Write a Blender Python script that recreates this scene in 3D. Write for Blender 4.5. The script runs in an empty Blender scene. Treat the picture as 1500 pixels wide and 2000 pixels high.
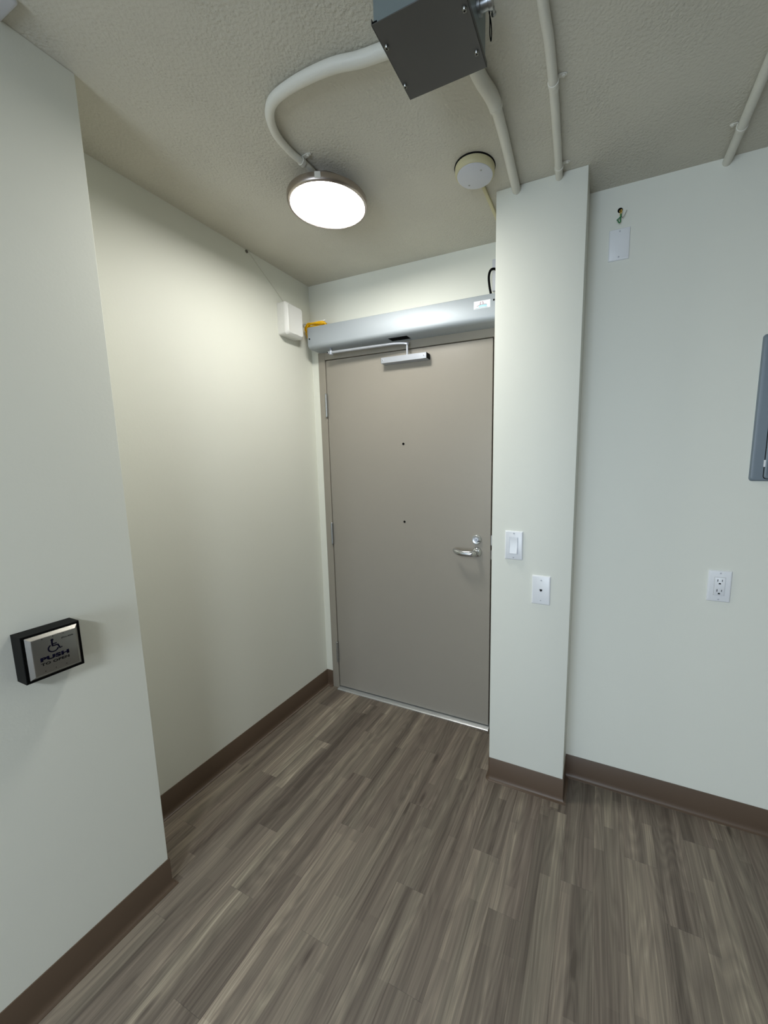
import bpy, bmesh, math, random
from mathutils import Vector, Matrix
from math import sin, cos, pi, radians

S = bpy.context.scene
COL = S.collection
random.seed(7)

# ------------------------------------------------------------------ camera
cd = bpy.data.cameras.new('camera')
cam = bpy.data.objects.new('camera', cd)
COL.objects.link(cam)
RIGHT = Vector((0.9186169833981999, 0.3950773994447644, -0.007529027849168278))
UP = Vector((-0.046990123686997204, 0.12813818407185842, 0.9906424854904252))
FWD = Vector((-0.3923452129034738, 0.9096672216974341, -0.13627464797606054))
m = Matrix.Identity(4)
for i in range(3):
    m[i][0] = RIGHT[i]; m[i][1] = UP[i]; m[i][2] = -FWD[i]
m[0][3], m[1][3], m[2][3] = 1.5101, -1.7746, 1.379
cam.matrix_world = m
cd.sensor_fit = 'HORIZONTAL'
cd.sensor_width = 36.0
cd.lens = 741.773 / 1500 * 36
cd.shift_x = -(850.0434 - 750) / 1500
cd.shift_y = (1005.293 - 1000) / 1500
cd.clip_start = 0.01
S.camera = cam

# ------------------------------------------------------------------ light, exposure
w = bpy.data.worlds.new('world'); S.world = w; w.use_nodes = True
w.node_tree.nodes['Background'].inputs[0].default_value = (0.62, 0.78, 1.0, 1)
w.node_tree.nodes['Background'].inputs[1].default_value = 1.0

def area_light(name, loc, rot, sx, sy, power, color):
    ld = bpy.data.lights.new(name, 'AREA'); ld.shape = 'RECTANGLE'
    ld.size = sx; ld.size_y = sy; ld.energy = power; ld.color = color
    o = bpy.data.objects.new(name, ld); COL.objects.link(o)
    o.location = loc; o.rotation_euler = rot
    return o
# daylight coming through an assumed window in the unseen wall behind the camera
area_light('assumed_window_daylight', (0.95, -4.46, 1.2), (radians(90), 0, 0), 1.2, 1.3, 45, (0.71, 0.84, 1.0))
# added daylight white overhead fill behind the camera, no fixture, tuned to wall brightness
area_light('added_overhead_fill', (1.75, -3.4, 2.31), (0, 0, 0), 0.6, 0.3, 50, (0.80, 0.88, 0.96))
LAMP_STRENGTH = 64.0
LAMP_COLOR = (1.0, 0.985, 0.935)

S.view_settings.view_transform = 'Standard'
S.view_settings.look = 'None'
S.view_settings.gamma = 1
S.view_settings.exposure = 0.0
S.view_settings.use_curve_mapping = False

# ------------------------------------------------------------------ key sizes (metres)
H = 2.3358            # ceiling height
HB = 0.1026           # baseboard height
W1, Y1 = 0.2732, -1.134          # near left wall face and its corner
XP1, XP2, YP = 1.1247, 1.431, -0.3075   # pillar
YR = -0.1583          # right wall face
XE, YE = 4.6, -4.5    # far ends of the room
DL, DR, DT, DB = 0.0945, 1.0375, 1.938, 0.0145   # door leaf

# ------------------------------------------------------------------ materials
def lin(c):
    return tuple(((v/255)/12.92 if v/255 <= .04045 else ((v/255+.055)/1.055)**2.4) for v in c)

def new_mat(name):
    mt = bpy.data.materials.new(name); mt.use_nodes = True
    nt = mt.node_tree
    return mt, nt, nt.nodes['Principled BSDF']

def simple(name, rgb, rough=.5, metal=0.0, spec=.5, bump=0.0, bscale=200, var=0.03, aniso=None):
    """plain surface with a faint procedural tone variation and optional fine relief"""
    mt, nt, b = new_mat(name)
    N, L = nt.nodes.new, nt.links.new
    tc = N('ShaderNodeTexCoord')
    nz = N('ShaderNodeTexNoise'); nz.inputs['Scale'].default_value = 6; nz.inputs['Detail'].default_value = 4
    L(tc.outputs['Object'], nz.inputs['Vector'])
    rp = N('ShaderNodeMixRGB'); rp.blend_type = 'MIX'
    c = lin(rgb)
    rp.inputs[1].default_value = (*[v*(1-var) for v in c], 1)
    rp.inputs[2].default_value = (*[min(1, v*(1+var)) for v in c], 1)
    L(nz.outputs['Fac'], rp.inputs[0]); L(rp.outputs[0], b.inputs['Base Color'])
    b.inputs['Roughness'].default_value = rough
    b.inputs['Metallic'].default_value = metal
    b.inputs['Specular IOR Level'].default_value = spec
    if bump:
        n2 = N('ShaderNodeTexNoise'); n2.inputs['Scale'].default_value = bscale; n2.inputs['Detail'].default_value = 3
        if aniso:
            mp = N('ShaderNodeMapping'); mp.inputs['Scale'].default_value = aniso
            L(tc.outputs['Object'], mp.inputs['Vector']); L(mp.outputs[0], n2.inputs['Vector'])
        else:
            L(tc.outputs['Object'], n2.inputs['Vector'])
        bp = N('ShaderNodeBump'); bp.inputs['Strength'].default_value = bump; bp.inputs['Distance'].default_value = .002
        L(n2.outputs['Fac'], bp.inputs['Height']); L(bp.outputs[0], b.inputs['Normal'])
    return mt

M = {}
M['wall'] = simple('wall_paint', (230, 231, 220), .55, spec=.35, bump=.10, bscale=140, var=.012)
M['side'] = simple('darkened_wall_paint', (106, 101, 95), .6, spec=.3, bump=.10, bscale=140, var=.012)  # unseen side and rear walls, darkened to cut bounce onto the near left wall
M['baseboard'] = simple('baseboard_vinyl', (92, 76, 62), .42, spec=.4, bump=.05, bscale=90)
M['door'] = simple('door_paint', (149, 143, 132), .38, spec=.4, bump=.05, bscale=120, var=.015)
M['frame'] = simple('frame_paint', (152, 146, 134), .42, spec=.4, bump=.06, bscale=100, var=.02)
M['conduit'] = simple('painted_conduit', (222, 220, 209), .5, bump=.35, bscale=120)
M['nickel'] = simple('brushed_nickel', (178, 168, 160), .33, metal=1, bump=.05, bscale=60, aniso=(1, 1, 40))
M['chrome'] = simple('satin_chrome', (205, 208, 212), .16, metal=1, var=.02)
M['steel'] = simple('stainless_steel', (142, 140, 134), .30, metal=.78, bump=.05, bscale=40, aniso=(1, 1, 60))
M['hinge'] = simple('hinge_steel', (170, 172, 172), .35, metal=1)
M['alu'] = simple('anodised_aluminium', (168, 175, 180), .55, metal=.30, bump=.02, bscale=80)
M['alu2'] = simple('silver_painted_aluminium', (186, 190, 198), .36, metal=.55)
M['threshold'] = simple('threshold_aluminium', (205, 208, 208), .35, metal=.8)
M['galv'] = simple('dark_sheet_steel', (94, 94, 93), .42, metal=.6, var=.10)
M['galv2'] = simple('grey_box_enamel', (128, 140, 142), .4, metal=.35, var=.05)
M['screw'] = simple('zinc_screw', (165, 165, 160), .3, metal=1)
M['white'] = simple('white_plastic', (236, 238, 240), .32, spec=.5, var=.01)
M['white_box'] = simple('white_box_plastic', (234, 234, 230), .35, spec=.5, var=.01)
M['white_dull'] = simple('dull_white_plastic', (208, 210, 216), .5, var=.02)
M['cream'] = simple('yellowed_plastic', (205, 198, 160), .5, var=.03)
M['black'] = simple('black_plastic', (6, 6, 6), .5, spec=.10, var=.1)
M['dark'] = simple('dark_cavity', (8, 8, 8), .8, spec=.1)
M['panel'] = simple('panel_grey_enamel', (118, 130, 139), .42, spec=.5, var=.02)
M['yellow'] = simple('yellow_cable_jacket', (240, 186, 8), .4, var=.08)
M['green'] = simple('green_wire', (40, 120, 70), .4)
M['ywire'] = simple('yellow_wire', (200, 165, 70), .4)
M['gwire'] = simple('grey_wire', (110, 105, 95), .5)
M['ink'] = simple('dark_blue_ink', (8, 7, 30), .8, spec=.05, var=.02)
M['inkblack'] = simple('black_ink', (16, 16, 16), .7, spec=.1, var=.02)
M['sticker'] = simple('white_sticker', (240, 240, 244), .35, var=.01)
M['logo_red'] = simple('maroon_print', (150, 92, 108), .5, var=.02)
M['logo_grey'] = simple('grey_print', (120, 112, 124), .5, var=.02)
M['logo_cyan'] = simple('pale_cyan_print', (178, 228, 240), .5, var=.02)
M['logo_teal'] = simple('teal_print', (120, 170, 178), .5, var=.02)
M['grey_slot'] = simple('shaded_slot_plastic', (150, 150, 156), .5)
M['catch'] = simple('bright_catch_metal', (232, 230, 224), .3, metal=.35)
M['slab'] = simple('floor_screed', (60, 56, 52), .8)

def ceiling_mat():
    mt, nt, b = new_mat('stucco_ceiling')
    N, L = nt.nodes.new, nt.links.new
    tc = N('ShaderNodeTexCoord')
    n1 = N('ShaderNodeTexNoise'); n1.inputs['Scale'].default_value = 125; n1.inputs['Detail'].default_value = 5
    n1.inputs['Roughness'].default_value = .6; n1.inputs['Distortion'].default_value = .15
    n2 = N('ShaderNodeTexVoronoi'); n2.feature = 'SMOOTH_F1'; n2.inputs['Scale'].default_value = 150
    n3 = N('ShaderNodeTexNoise'); n3.inputs['Scale'].default_value = 2.2; n3.inputs['Detail'].default_value = 3
    for n in (n1, n2, n3): L(tc.outputs['Object'], n.inputs['Vector'])
    mx = N('ShaderNodeMath'); mx.operation = 'MULTIPLY_ADD'; mx.inputs[1].default_value = -.55
    L(n2.outputs['Distance'], mx.inputs[0]); L(n1.outputs['Fac'], mx.inputs[2])
    n4 = N('ShaderNodeTexNoise'); n4.inputs['Scale'].default_value = 3.1; n4.inputs['Detail'].default_value = 2; L(tc.outputs['Object'], n4.inputs['Vector'])
    mr = N('ShaderNodeMapRange'); mr.inputs['From Min'].default_value = .35; mr.inputs['From Max'].default_value = .65; mr.inputs['To Min'].default_value = .25; mr.inputs['To Max'].default_value = 1.0
    L(n4.outputs['Fac'], mr.inputs['Value'])
    bp = N('ShaderNodeBump'); bp.inputs['Distance'].default_value = .0042; L(mr.outputs[0], bp.inputs['Strength'])
    L(mx.outputs[0], bp.inputs['Height']); L(bp.outputs[0], b.inputs['Normal'])
    mix = N('ShaderNodeMixRGB')
    mix.inputs[1].default_value = (*lin((194, 190, 176)), 1); mix.inputs[2].default_value = (*lin((216, 212, 199)), 1)
    L(n3.outputs['Fac'], mix.inputs[0]); L(mix.outputs[0], b.inputs['Base Color'])
    b.inputs['Roughness'].default_value = .5; b.inputs['Specular IOR Level'].default_value = .4
    return mt
M['ceiling'] = ceiling_mat()

def plank_mat():
    """printed vinyl wood: strips, long streaks, fine fibre and a few cathedral rings; obj.color carries each plank's own tone and offset"""
    mt, nt, b = new_mat('vinyl_plank')
    N, L = nt.nodes.new, nt.links.new
    def math_(op, a, c=None, d=None):
        n = N('ShaderNodeMath'); n.operation = op
        for i, v in enumerate((a, c, d)):
            if v is None: continue
            if isinstance(v, (int, float)): n.inputs[i].default_value = v
            else: L(v, n.inputs[i])
        return n.outputs[0]
    geo = N('ShaderNodeNewGeometry'); oi = N('ShaderNodeObjectInfo')
    sp = N('ShaderNodeSeparateXYZ'); L(geo.outputs['Position'], sp.inputs[0])
    sc = N('ShaderNodeSeparateColor'); L(oi.outputs['Color'], sc.inputs[0])
    tone, off, warm = sc.outputs[0], sc.outputs[1], sc.outputs[2]
    x, y = sp.outputs[0], sp.outputs[1]
    def vec(kx, ky, ko, warpamt=None):
        cx = math_('MULTIPLY', x, kx)
        if warpamt is not None: cx = math_('ADD', cx, warpamt)
        cy = math_('MULTIPLY', y, ky); cz = math_('MULTIPLY', off, ko)
        c = N('ShaderNodeCombineXYZ'); L(cx, c.inputs[0]); L(cy, c.inputs[1]); L(cz, c.inputs[2])
        return c.outputs[0]
    def noise(v, scale=1, detail=3, rough=.55, dist=0):
        n = N('ShaderNodeTexNoise'); n.inputs['Scale'].default_value = scale
        n.inputs['Detail'].default_value = detail; n.inputs['Roughness'].default_value = rough
        n.inputs['Distortion'].default_value = dist
        L(v, n.inputs['Vector']); return n.outputs['Fac']
    warp = math_('MULTIPLY', math_('SUBTRACT', noise(vec(9, 2.2, 31), 1, 2), .5), 1.6)
    streak = noise(vec(30, .5, 57, warp), 1, 4, .6)
    fine = noise(vec(210, 2.6, 91, math_('MULTIPLY', warp, 3)), 1, 3, .6)
    fibre = noise(vec(700, 14, 13), 1, 2, .5)
    # strips printed inside a plank, each with its own tone
    strip = math_('FLOOR', math_('MULTIPLY', math_('SUBTRACT', x, .055), 30.0))
    wn = N('ShaderNodeTexWhiteNoise'); wn.noise_dimensions = '2D'
    c = N('ShaderNodeCombineXYZ'); L(strip, c.inputs[0]); L(math_('MULTIPLY', off, 77), c.inputs[1]); L(c.outputs[0], wn.inputs['Vector'])
    seg = math_('FLOOR', math_('ADD', math_('MULTIPLY', y, 1.9), math_('MULTIPLY', wn.outputs['Value'], 5)))
    wn2 = N('ShaderNodeTexWhiteNoise'); wn2.noise_dimensions = '3D'
    c2 = N('ShaderNodeCombineXYZ'); L(strip, c2.inputs[0]); L(seg, c2.inputs[1]); L(math_('MULTIPLY', off, 41), c2.inputs[2]); L(c2.outputs[0], wn2.inputs['Vector'])
    # cathedral rings
    ringn = noise(vec(13, 1.5, 23), 1, 1, .5)
    ring = math_('PINGPONG', math_('MULTIPLY', ringn, 15), .5)
    v = math_('MULTIPLY_ADD', math_('SUBTRACT', streak, .5), 1.15, .45)
    v = math_('ADD', v, math_('MULTIPLY', math_('SUBTRACT', fine, .5), .55))
    v = math_('ADD', v, math_('MULTIPLY', math_('SUBTRACT', fibre, .5), .20))
    v = math_('ADD', v, math_('MULTIPLY', math_('SUBTRACT', wn2.outputs['Value'], .5), .26))
    v = math_('ADD', v, math_('MULTIPLY', math_('SUBTRACT', ring, .25), .28))
    v = math_('ADD', v, math_('MULTIPLY', math_('SUBTRACT', tone, .5), .20))
    vo = N('ShaderNodeTexVoronoi'); vo.inputs['Scale'].default_value = 1.0; vo.inputs['Randomness'].default_value = 1.0
    L(vec(11, 2.6, 37), vo.inputs['Vector'])
    kn = N('ShaderNodeMapRange'); kn.inputs['From Min'].default_value = .02; kn.inputs['From Max'].default_value = .11; kn.inputs['To Min'].default_value = .42; kn.inputs['To Max'].default_value = 0.0
    L(vo.outputs['Distance'], kn.inputs['Value'])
    v = math_('SUBTRACT', v, kn.outputs[0])
    cr = N('ShaderNodeValToRGB'); el = cr.color_ramp.elements
    el[0].position = 0.05; el[0].color = (*lin((82, 74, 67)), 1)
    el[1].position = 1.0; el[1].color = (*lin((192, 180, 164)), 1)
    for p, cc in ((.32, (107, 98, 90)), (.52, (124, 115, 105)), (.70, (144, 134, 121))):
        e = el.new(p); e.color = (*lin(cc), 1)
    L(v, cr.inputs[0])
    # reddish or olive cast of a strip
    hue = N('ShaderNodeMixRGB'); hue.blend_type = 'MULTIPLY'
    hc = N('ShaderNodeMixRGB'); hc.inputs[1].default_value = (1.06, .98, .96, 1); hc.inputs[2].default_value = (.95, .995, .92, 1)
    hn = noise(vec(19, .7, 73), 1, 2); L(hn, hc.inputs[0])
    hue.inputs[0].default_value = 1.0
    L(cr.outputs[0], hue.inputs[1]); L(hc.outputs[0], hue.inputs[2])
    L(hue.outputs[0], b.inputs['Base Color'])
    b.inputs['Roughness'].default_value = .48; b.inputs['Specular IOR Level'].default_value = .35
    bp = N('ShaderNodeBump'); bp.inputs['Strength'].default_value = .12; bp.inputs['Distance'].default_value = .001
    L(fine, bp.inputs['Height']); L(bp.outputs[0], b.inputs['Normal'])
    return mt
M['plank'] = plank_mat()

def emit_mat():
    mt, nt, b = new_mat('lamp_diffuser')
    b.inputs['Base Color'].default_value = (.9, .9, .88, 1)
    b.inputs['Emission Color'].default_value = (*LAMP_COLOR, 1)
    b.inputs['Emission Strength'].default_value = LAMP_STRENGTH
    return mt
M['emit'] = emit_mat()

# ------------------------------------------------------------------ mesh helpers (world coordinates)
def BM(): return bmesh.new()

def box(bm, a, c, bevel=0.0, seg=2):
    r = bmesh.ops.create_cube(bm, size=1)
    vs = r['verts']
    for v in vs:
        v.co = Vector([(a[i]+c[i])/2 + v.co[i]*(c[i]-a[i]) for i in range(3)])
    if bevel:
        es = list({e for v in vs for e in v.link_edges})
        bmesh.ops.bevel(bm, geom=es, offset=bevel, segments=seg, profile=.5, affect='EDGES')

def basis(axis):
    z = Vector(axis).normalized()
    t = Vector((0, 0, 1)) if abs(z.z) < .9 else Vector((1, 0, 0))
    x = t.cross(z).normalized(); return x, z.cross(x), z

def lathe(bm, origin, axis, prof, n=32):
    """prof: list of (radius, height along axis); closed by fans where radius is 0"""
    o = Vector(origin); x, y, z = basis(axis)
    rings = []
    for r, h in prof:
        if r < 1e-7: rings.append([bm.verts.new(o + z*h)])
        else: rings.append([bm.verts.new(o + z*h + x*(r*cos(2*pi*k/n)) + y*(r*sin(2*pi*k/n))) for k in range(n)])
    for A, B in zip(rings, rings[1:]):
        if len(A) == 1 and len(B) == 1: continue
        for k in range(n):
            k2 = (k+1) % n
            if len(A) == 1: bm.faces.new((A[0], B[k], B[k2]))
            elif len(B) == 1: bm.faces.new((A[k], B[0], A[k2]))
            else: bm.faces.new((A[k], B[k], B[k2], A[k2]))

def spline(pts, n=8):
    """Catmull-Rom through points (tuples of any length)"""
    out = []
    P = [pts[0]] + list(pts) + [pts[-1]]
    for i in range(1, len(P)-2):
        p0, p1, p2, p3 = P[i-1:i+3]
        for k in range(n):
            t = k/n
            out.append(tuple(.5*((2*b) + (-a+c)*t + (2*a-5*b+4*c-d)*t*t + (-a+3*b-3*c+d)*t**3) for a, b, c, d in zip(p0, p1, p2, p3)))
    out.append(tuple(pts[-1])); return out

def tube(bm, pts, r, n=10, closed=False, flat=1.0):
    """pts (x,y,z) or (x,y,z,r); flat squashes the section along its second axis"""
    P = [Vector(p[:3]) for p in pts]; R = [p[3] if len(p) > 3 else r for p in pts]
    m_ = len(P); rings = []; up = None
    for i in range(m_):
        if closed: t = P[(i+1) % m_] - P[i-1]
        else: t = P[min(i+1, m_-1)] - P[max(i-1, 0)]
        t.normalize()
        if up is None: up = Vector((0, 0, 1)) if abs(t.z) < .9 else Vector((1, 0, 0))
        s = t.cross(up).normalized(); up = s.cross(t).normalized()
        rings.append([bm.verts.new(P[i] + s*(R[i]*cos(2*pi*k/n)) + up*(R[i]*flat*sin(2*pi*k/n))) for k in range(n)])
    rng = range(m_) if closed else range(m_-1)
    for i in rng:
        A, B = rings[i], rings[(i+1) % m_]
        for k in range(n): bm.faces.new((A[k], A[(k+1) % n], B[(k+1) % n], B[k]))
    if not closed:
        bm.faces.new(list(reversed(rings[0]))); bm.faces.new(rings[-1])

def prism(bm, poly, place, d0, d1):
    """poly: list of (u,v); place(u,v,d) -> world point; extruded from d0 to d1"""
    A = [bm.verts.new(place(u, v, d0)) for u, v in poly]; B = [bm.verts.new(place(u, v, d1)) for u, v in poly]
    n = len(poly)
    bm.faces.new(A); bm.faces.new(list(reversed(B)))
    for k in range(n): bm.faces.new((A[k], B[k], B[(k+1) % n], A[(k+1) % n]))

def rrect(u0, v0, u1, v1, r, n=5):
    out = []
    for cx, cy, a in ((u1-r, v1-r, 0), (u0+r, v1-r, 90), (u0+r, v0+r, 180), (u1-r, v0+r, 270)):
        for k in range(n+1):
            t = radians(a + 90*k/n); out.append((cx + r*cos(t), cy + r*sin(t)))
    return out

def loft(bm, loops):
    rings = [[bm.verts.new(p) for p in l] for l in loops]
    n = len(rings[0])
    for A, B in zip(rings, rings[1:]):
        for k in range(n): bm.faces.new((A[k], A[(k+1) % n], B[(k+1) % n], B[k]))
    bm.faces.new(list(reversed(rings[0]))); bm.faces.new(rings[-1])

def sweep_profile(bm, path, prof, side):
    """sweep (offset, z) profile along xy polyline with mitred corners; side=+1 offsets to the left of travel"""
    P = [Vector((p[0], p[1])) for p in path]; n = len(P); rings = []
    for i in range(n):
        ds = []
        if i > 0: ds.append((P[i]-P[i-1]).normalized())
        if i < n-1: ds.append((P[i+1]-P[i]).normalized())
        ns = [Vector((-d.y, d.x))*side for d in ds]
        if len(ns) == 2:
            b = (ns[0]+ns[1]).normalized(); b = b/max(.2, b.dot(ns[0]))
        else: b = ns[0]
        rings.append([bm.verts.new((P[i].x+b.x*o, P[i].y+b.y*o, z)) for o, z in prof])
    k_ = len(prof)
    for A, B in zip(rings, rings[1:]):
        for k in range(k_): bm.faces.new((A[k], A[(k+1) % k_], B[(k+1) % k_], B[k]))
    bm.faces.new(list(reversed(rings[0]))); bm.faces.new(rings[-1])

WORLD = {}
def finish(bm, name, mat, parent=None, smooth=True, origin=None):
    bmesh.ops.recalc_face_normals(bm, faces=bm.faces)
    org = Vector(origin) if origin is not None else (WORLD[parent.name] if parent else Vector((0, 0, 0)))
    if origin is None and not parent:
        zs = min(v.co.z for v in bm.verts)
        c = sum((v.co for v in bm.verts), Vector())/len(bm.verts); org = Vector((c.x, c.y, zs))
    bmesh.ops.translate(bm, verts=bm.verts, vec=-org)
    me = bpy.data.meshes.new(name); bm.to_mesh(me); bm.free()
    me.materials.append(M[mat] if isinstance(mat, str) else mat)
    o = bpy.data.objects.new(name, me); COL.objects.link(o)
    if smooth:
        for p in me.polygons: p.use_smooth = True
        me.set_sharp_from_angle(angle=radians(38))
    if parent:
        o.parent = parent; o.location = org - WORLD[parent.name]
    else: o.location = org
    WORLD[o.name] = org
    return o

def thing(name, loc, label, cat, group=None):
    o = bpy.data.objects.new(name, None); COL.objects.link(o); o.location = loc
    o.empty_display_size = .05
    WORLD[o.name] = Vector(loc); o['label'] = label; o['category'] = cat
    if group: o['group'] = group
    return o

def tag(o, label, cat, group=None):
    o['label'] = label; o['category'] = cat
    if group: o['group'] = group
    return o

def struct(bm, name, mat, label=None, parent=None):
    o = finish(bm, name, mat, parent)
    o['kind'] = 'structure'
    if label: o['label'] = label
    return o

def screw(parent, pos, axis, r, mat='screw', h=None, name='screw', slot='dark'):
    bm = BM(); h = h or r*.6
    lathe(bm, pos, axis, [(0, -.001), (r, -.001), (r, h*.5), (r*.7, h), (0, h)], 14)
    s = finish(bm, name, mat, parent)
    if slot:
        x, y, z = basis(axis); bm = BM(); p = Vector(pos)+z*h
        for a in (x, y):
            c = [p + a*(r*.55*i) + (y if a is x else x)*(r*.11*j) for i, j in ((-1, -1), (1, -1), (1, 1), (-1, 1))]
            A = [bm.verts.new(q - z*r*.15) for q in c]; B = [bm.verts.new(q + z*r*.06) for q in c]
            bm.faces.new(A); bm.faces.new(list(reversed(B)))
            for k in range(4): bm.faces.new((A[k], B[k], B[(k+1) % 4], A[(k+1) % 4]))
        finish(bm, 'screw_slot', slot, s, smooth=False) if s.parent and not s.parent.parent else bm.free()
    return s

# ------------------------------------------------------------------ room shell
bm = BM(); box(bm, (-.15, YE-.15, -.12), (XE+.15, .2, -.0042)); floor = struct(bm, 'floor', 'slab', 'grey brown wood look vinyl plank floor of the entry')
bm = BM(); box(bm, (-.15, YE-.15, H), (XE+.15, .2, H+.12)); struct(bm, 'ceiling', 'ceiling', 'rough stucco ceiling painted off white')
bm = BM(); box(bm, (-.12, Y1, 0), (0, .0, H)); struct(bm, 'wall_left', 'wall', 'cream wall of the alcove left of the door')
bm = BM(); box(bm, (-.12, YE, 0), (W1, Y1, H), .0015, 1); struct(bm, 'wall_left_front', 'wall', 'cream wall nearest the camera carrying the push plate')
bm = BM()
box(bm, (-.12, 0, 0), (.046, .12, H)); box(bm, (.046, 0, 1.9822), (1.09, .12, H)); box(bm, (1.09, 0, 0), (XP1+.02, .12, H))
struct(bm, 'wall_back', 'wall', 'cream wall around and above the door')
bm = BM(); box(bm, (XP1, YP, 0), (XP2, 0, H), .002, 2); struct(bm, 'wall_pillar', 'wall', 'cream square pillar between the door and the right wall')
bm = BM(); box(bm, (XP2, YR, 0), (XE+.1, 0, H)); struct(bm, 'wall_right', 'wall', 'cream wall right of the pillar')
bm = BM(); box(bm, (XE, YE, 0), (XE+.1, YR, H)); struct(bm, 'wall_side', 'side')
bm = BM()
WX0, WX1, WZ0, WZ1 = .36, 1.64, .5, 1.9  # assumed window opening, out of view, for the added daylight
box(bm, (W1, YE-.1, 0), (WX0, YE, H)); box(bm, (WX1, YE-.1, 0), (XE+.1, YE, H))
box(bm, (WX0, YE-.1, 0), (WX1, YE, WZ0)); box(bm, (WX0, YE-.1, WZ1), (WX1, YE, H))
struct(bm, 'wall_rear', 'side')
wf = BM()
for a, c in (((WX0, YE-.05, WZ0), (WX0+.04, YE, WZ1)), ((WX1-.04, YE-.05, WZ0), (WX1, YE, WZ1)), ((WX0+.04, YE-.05, WZ0), (WX1-.04, YE, WZ0+.04)), ((WX0+.04, YE-.05, WZ1-.04), (WX1-.04, YE, WZ1))):
    box(wf, a, c)
struct(wf, 'assumed_window_1', 'white')  # frame of the assumed window in the unseen rear wall

PROF = [(0, HB), (.0028, HB), (.0034, HB-.0008), (.0034, .024), (.0042, .016), (.0065, .009), (.0105, .0042), (.0150, .0020), (.0155, .0), (0, 0)]
bm = BM(); sweep_profile(bm, [(W1, YE), (W1, Y1), (0.0005, Y1)], PROF, -1); struct(bm, 'baseboard_left_front', 'baseboard', 'dark brown vinyl cove base on the near left wall')
bm = BM(); sweep_profile(bm, [(0, Y1+.004), (0, 0), (.0457, 0)], PROF, -1); struct(bm, 'baseboard_left', 'baseboard', 'dark brown vinyl cove base along the alcove wall')
bm = BM()
arc = [(XP1 + .006 - .006*cos(t), YP + .006 - .006*sin(t)) for t in [k*pi/2/5 for k in range(6)]]
sweep_profile(bm, [(XP1, -.03)] + arc + [(XP2, YP), (XP2, YR-.016)], PROF, -1); struct(bm, 'baseboard_pillar', 'baseboard', 'grey brown vinyl cove base wrapped around the pillar')
bm = BM(); sweep_profile(bm, [(XP2+.001, YR), (XE, YR)], PROF, -1); struct(bm, 'baseboard_right', 'baseboard', 'grey brown vinyl cove base on the right wall')

# ------------------------------------------------------------------ floor planks
PW, PL = .1, .79
JOINT = {-1: -.36, 0: -.967, 1: -.67, 2: -.413, 3: -.86, 4: -.267, 5: -.514, 6: -.735, 7: -.27, 8: -.55, 9: -.832, 10: -.27, 11: -.628, 12: -.786, 13: -.36, 14: -.615, 15: -.93, 16: -.45, 17: -.619, 18: -.298, 19: -.85, 20: -.5, 21: -.2, 22: -.7, 23: -.4}
TONE = {}
MESH = {}
def plank_mesh(x0, x1, y0, y1, bm):
    g, ch, dz = .00012, .0004, .0003
    a = (x0+g, y0+g, x1-g, y1-g)
    lo = [bm.verts.new(p) for p in ((a[0], a[1], -.0042), (a[2], a[1], -.0042), (a[2], a[3], -.0042), (a[0], a[3], -.0042))]
    md = [bm.verts.new((v.co.x, v.co.y, -dz)) for v in lo]
    tp = [bm.verts.new(p) for p in ((a[0]+ch, a[1]+ch, 0), (a[2]-ch, a[1]+ch, 0), (a[2]-ch, a[3]-ch, 0), (a[0]+ch, a[3]-ch, 0))]
    for A, B in ((lo, md), (md, tp)):
        for k in range(4): bm.faces.new((A[k], A[(k+1) % 4], B[(k+1) % 4], B[k]))
    bm.faces.new(tp); bm.faces.new(list(reversed(lo)))
YSTOP = -2.42
rest = BM()
for k in range(-1, 45):
    x0, x1 = max(.055+PW*k, -.02), min(.055+PW*(k+1), XE)
    ytop = .1 if x0 < 1.1 else -.02
    j = JOINT.get(k, -random.uniform(.05, .78))
    ys = [j + PL*i for i in range(-7, 4)]
    ys = sorted([y for y in ys if YE < y < ytop] + [ytop, YE], reverse=True)
    for yb, ya in zip(ys, ys[1:]):
        if yb-ya < .01: continue
        if k > 23 or yb < YSTOP:
            plank_mesh(x0, x1, ya, yb, rest); continue
        key = (round(x1-x0, 4), round(yb-ya, 4))
        if key not in MESH:
            bm = BM(); plank_mesh(0, x1-x0, 0, yb-ya, bm)
            bmesh.ops.recalc_face_normals(bm, faces=bm.faces)
            me = bpy.data.meshes.new('plank'); bm.to_mesh(me); bm.free(); me.materials.append(M['plank']); MESH[key] = me
        o = bpy.data.objects.new('plank', MESH[key]); COL.objects.link(o); o.parent = floor
        o.location = Vector((x0, ya, 0)) - WORLD['floor']
        o.color = (random.uniform(.05, .95), random.random(), random.random(), 1)
o = finish(rest, 'far_planks', 'plank', floor, smooth=False); o['kind'] = 'stuff'; o.color = (.5, .37, .5, 1)

# ------------------------------------------------------------------ door
bm = BM(); box(bm, (DL, 0, DB), (DR, .045, DT), .0012, 1)
door = struct(bm, 'door_1', 'door', 'flat taupe metal entry door with lever handle')
WORLD['door_1'] = WORLD[door.name]
bm = BM()
box(bm, (.046, -.004, 0), (.0912, .115, 1.9822), .001, 1); box(bm, (1.0440, -.004, 0), (1.09, .115, 1.9822), .001, 1)
box(bm, (.0913, -.004, 1.9412), (1.0439, .115, 1.9822), .001, 1)
finish(bm, 'door_frame', 'frame', door)
bm = BM()
box(bm, (.0913, .050, 0), (.108, .115, 1.941)); box(bm, (1.027, .050, 0), (1.0431, .115, 1.941)); box(bm, (.108, .050, 1.925), (1.027, .115, 1.941)); box(bm, (.108, .09, .0), (1.027, .115, 1.925))
finish(bm, 'door_stop_shade', 'dark', door)  # near-black stop and backing put the shade of the door gaps into colour
bm = BM()
prism(bm, [(-.026, 0), (-.026, .0035), (-.019, .008), (.06, .009), (.06, 0)], lambda u, v, d: (d, u, v), .0925, 1.0428)
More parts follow.
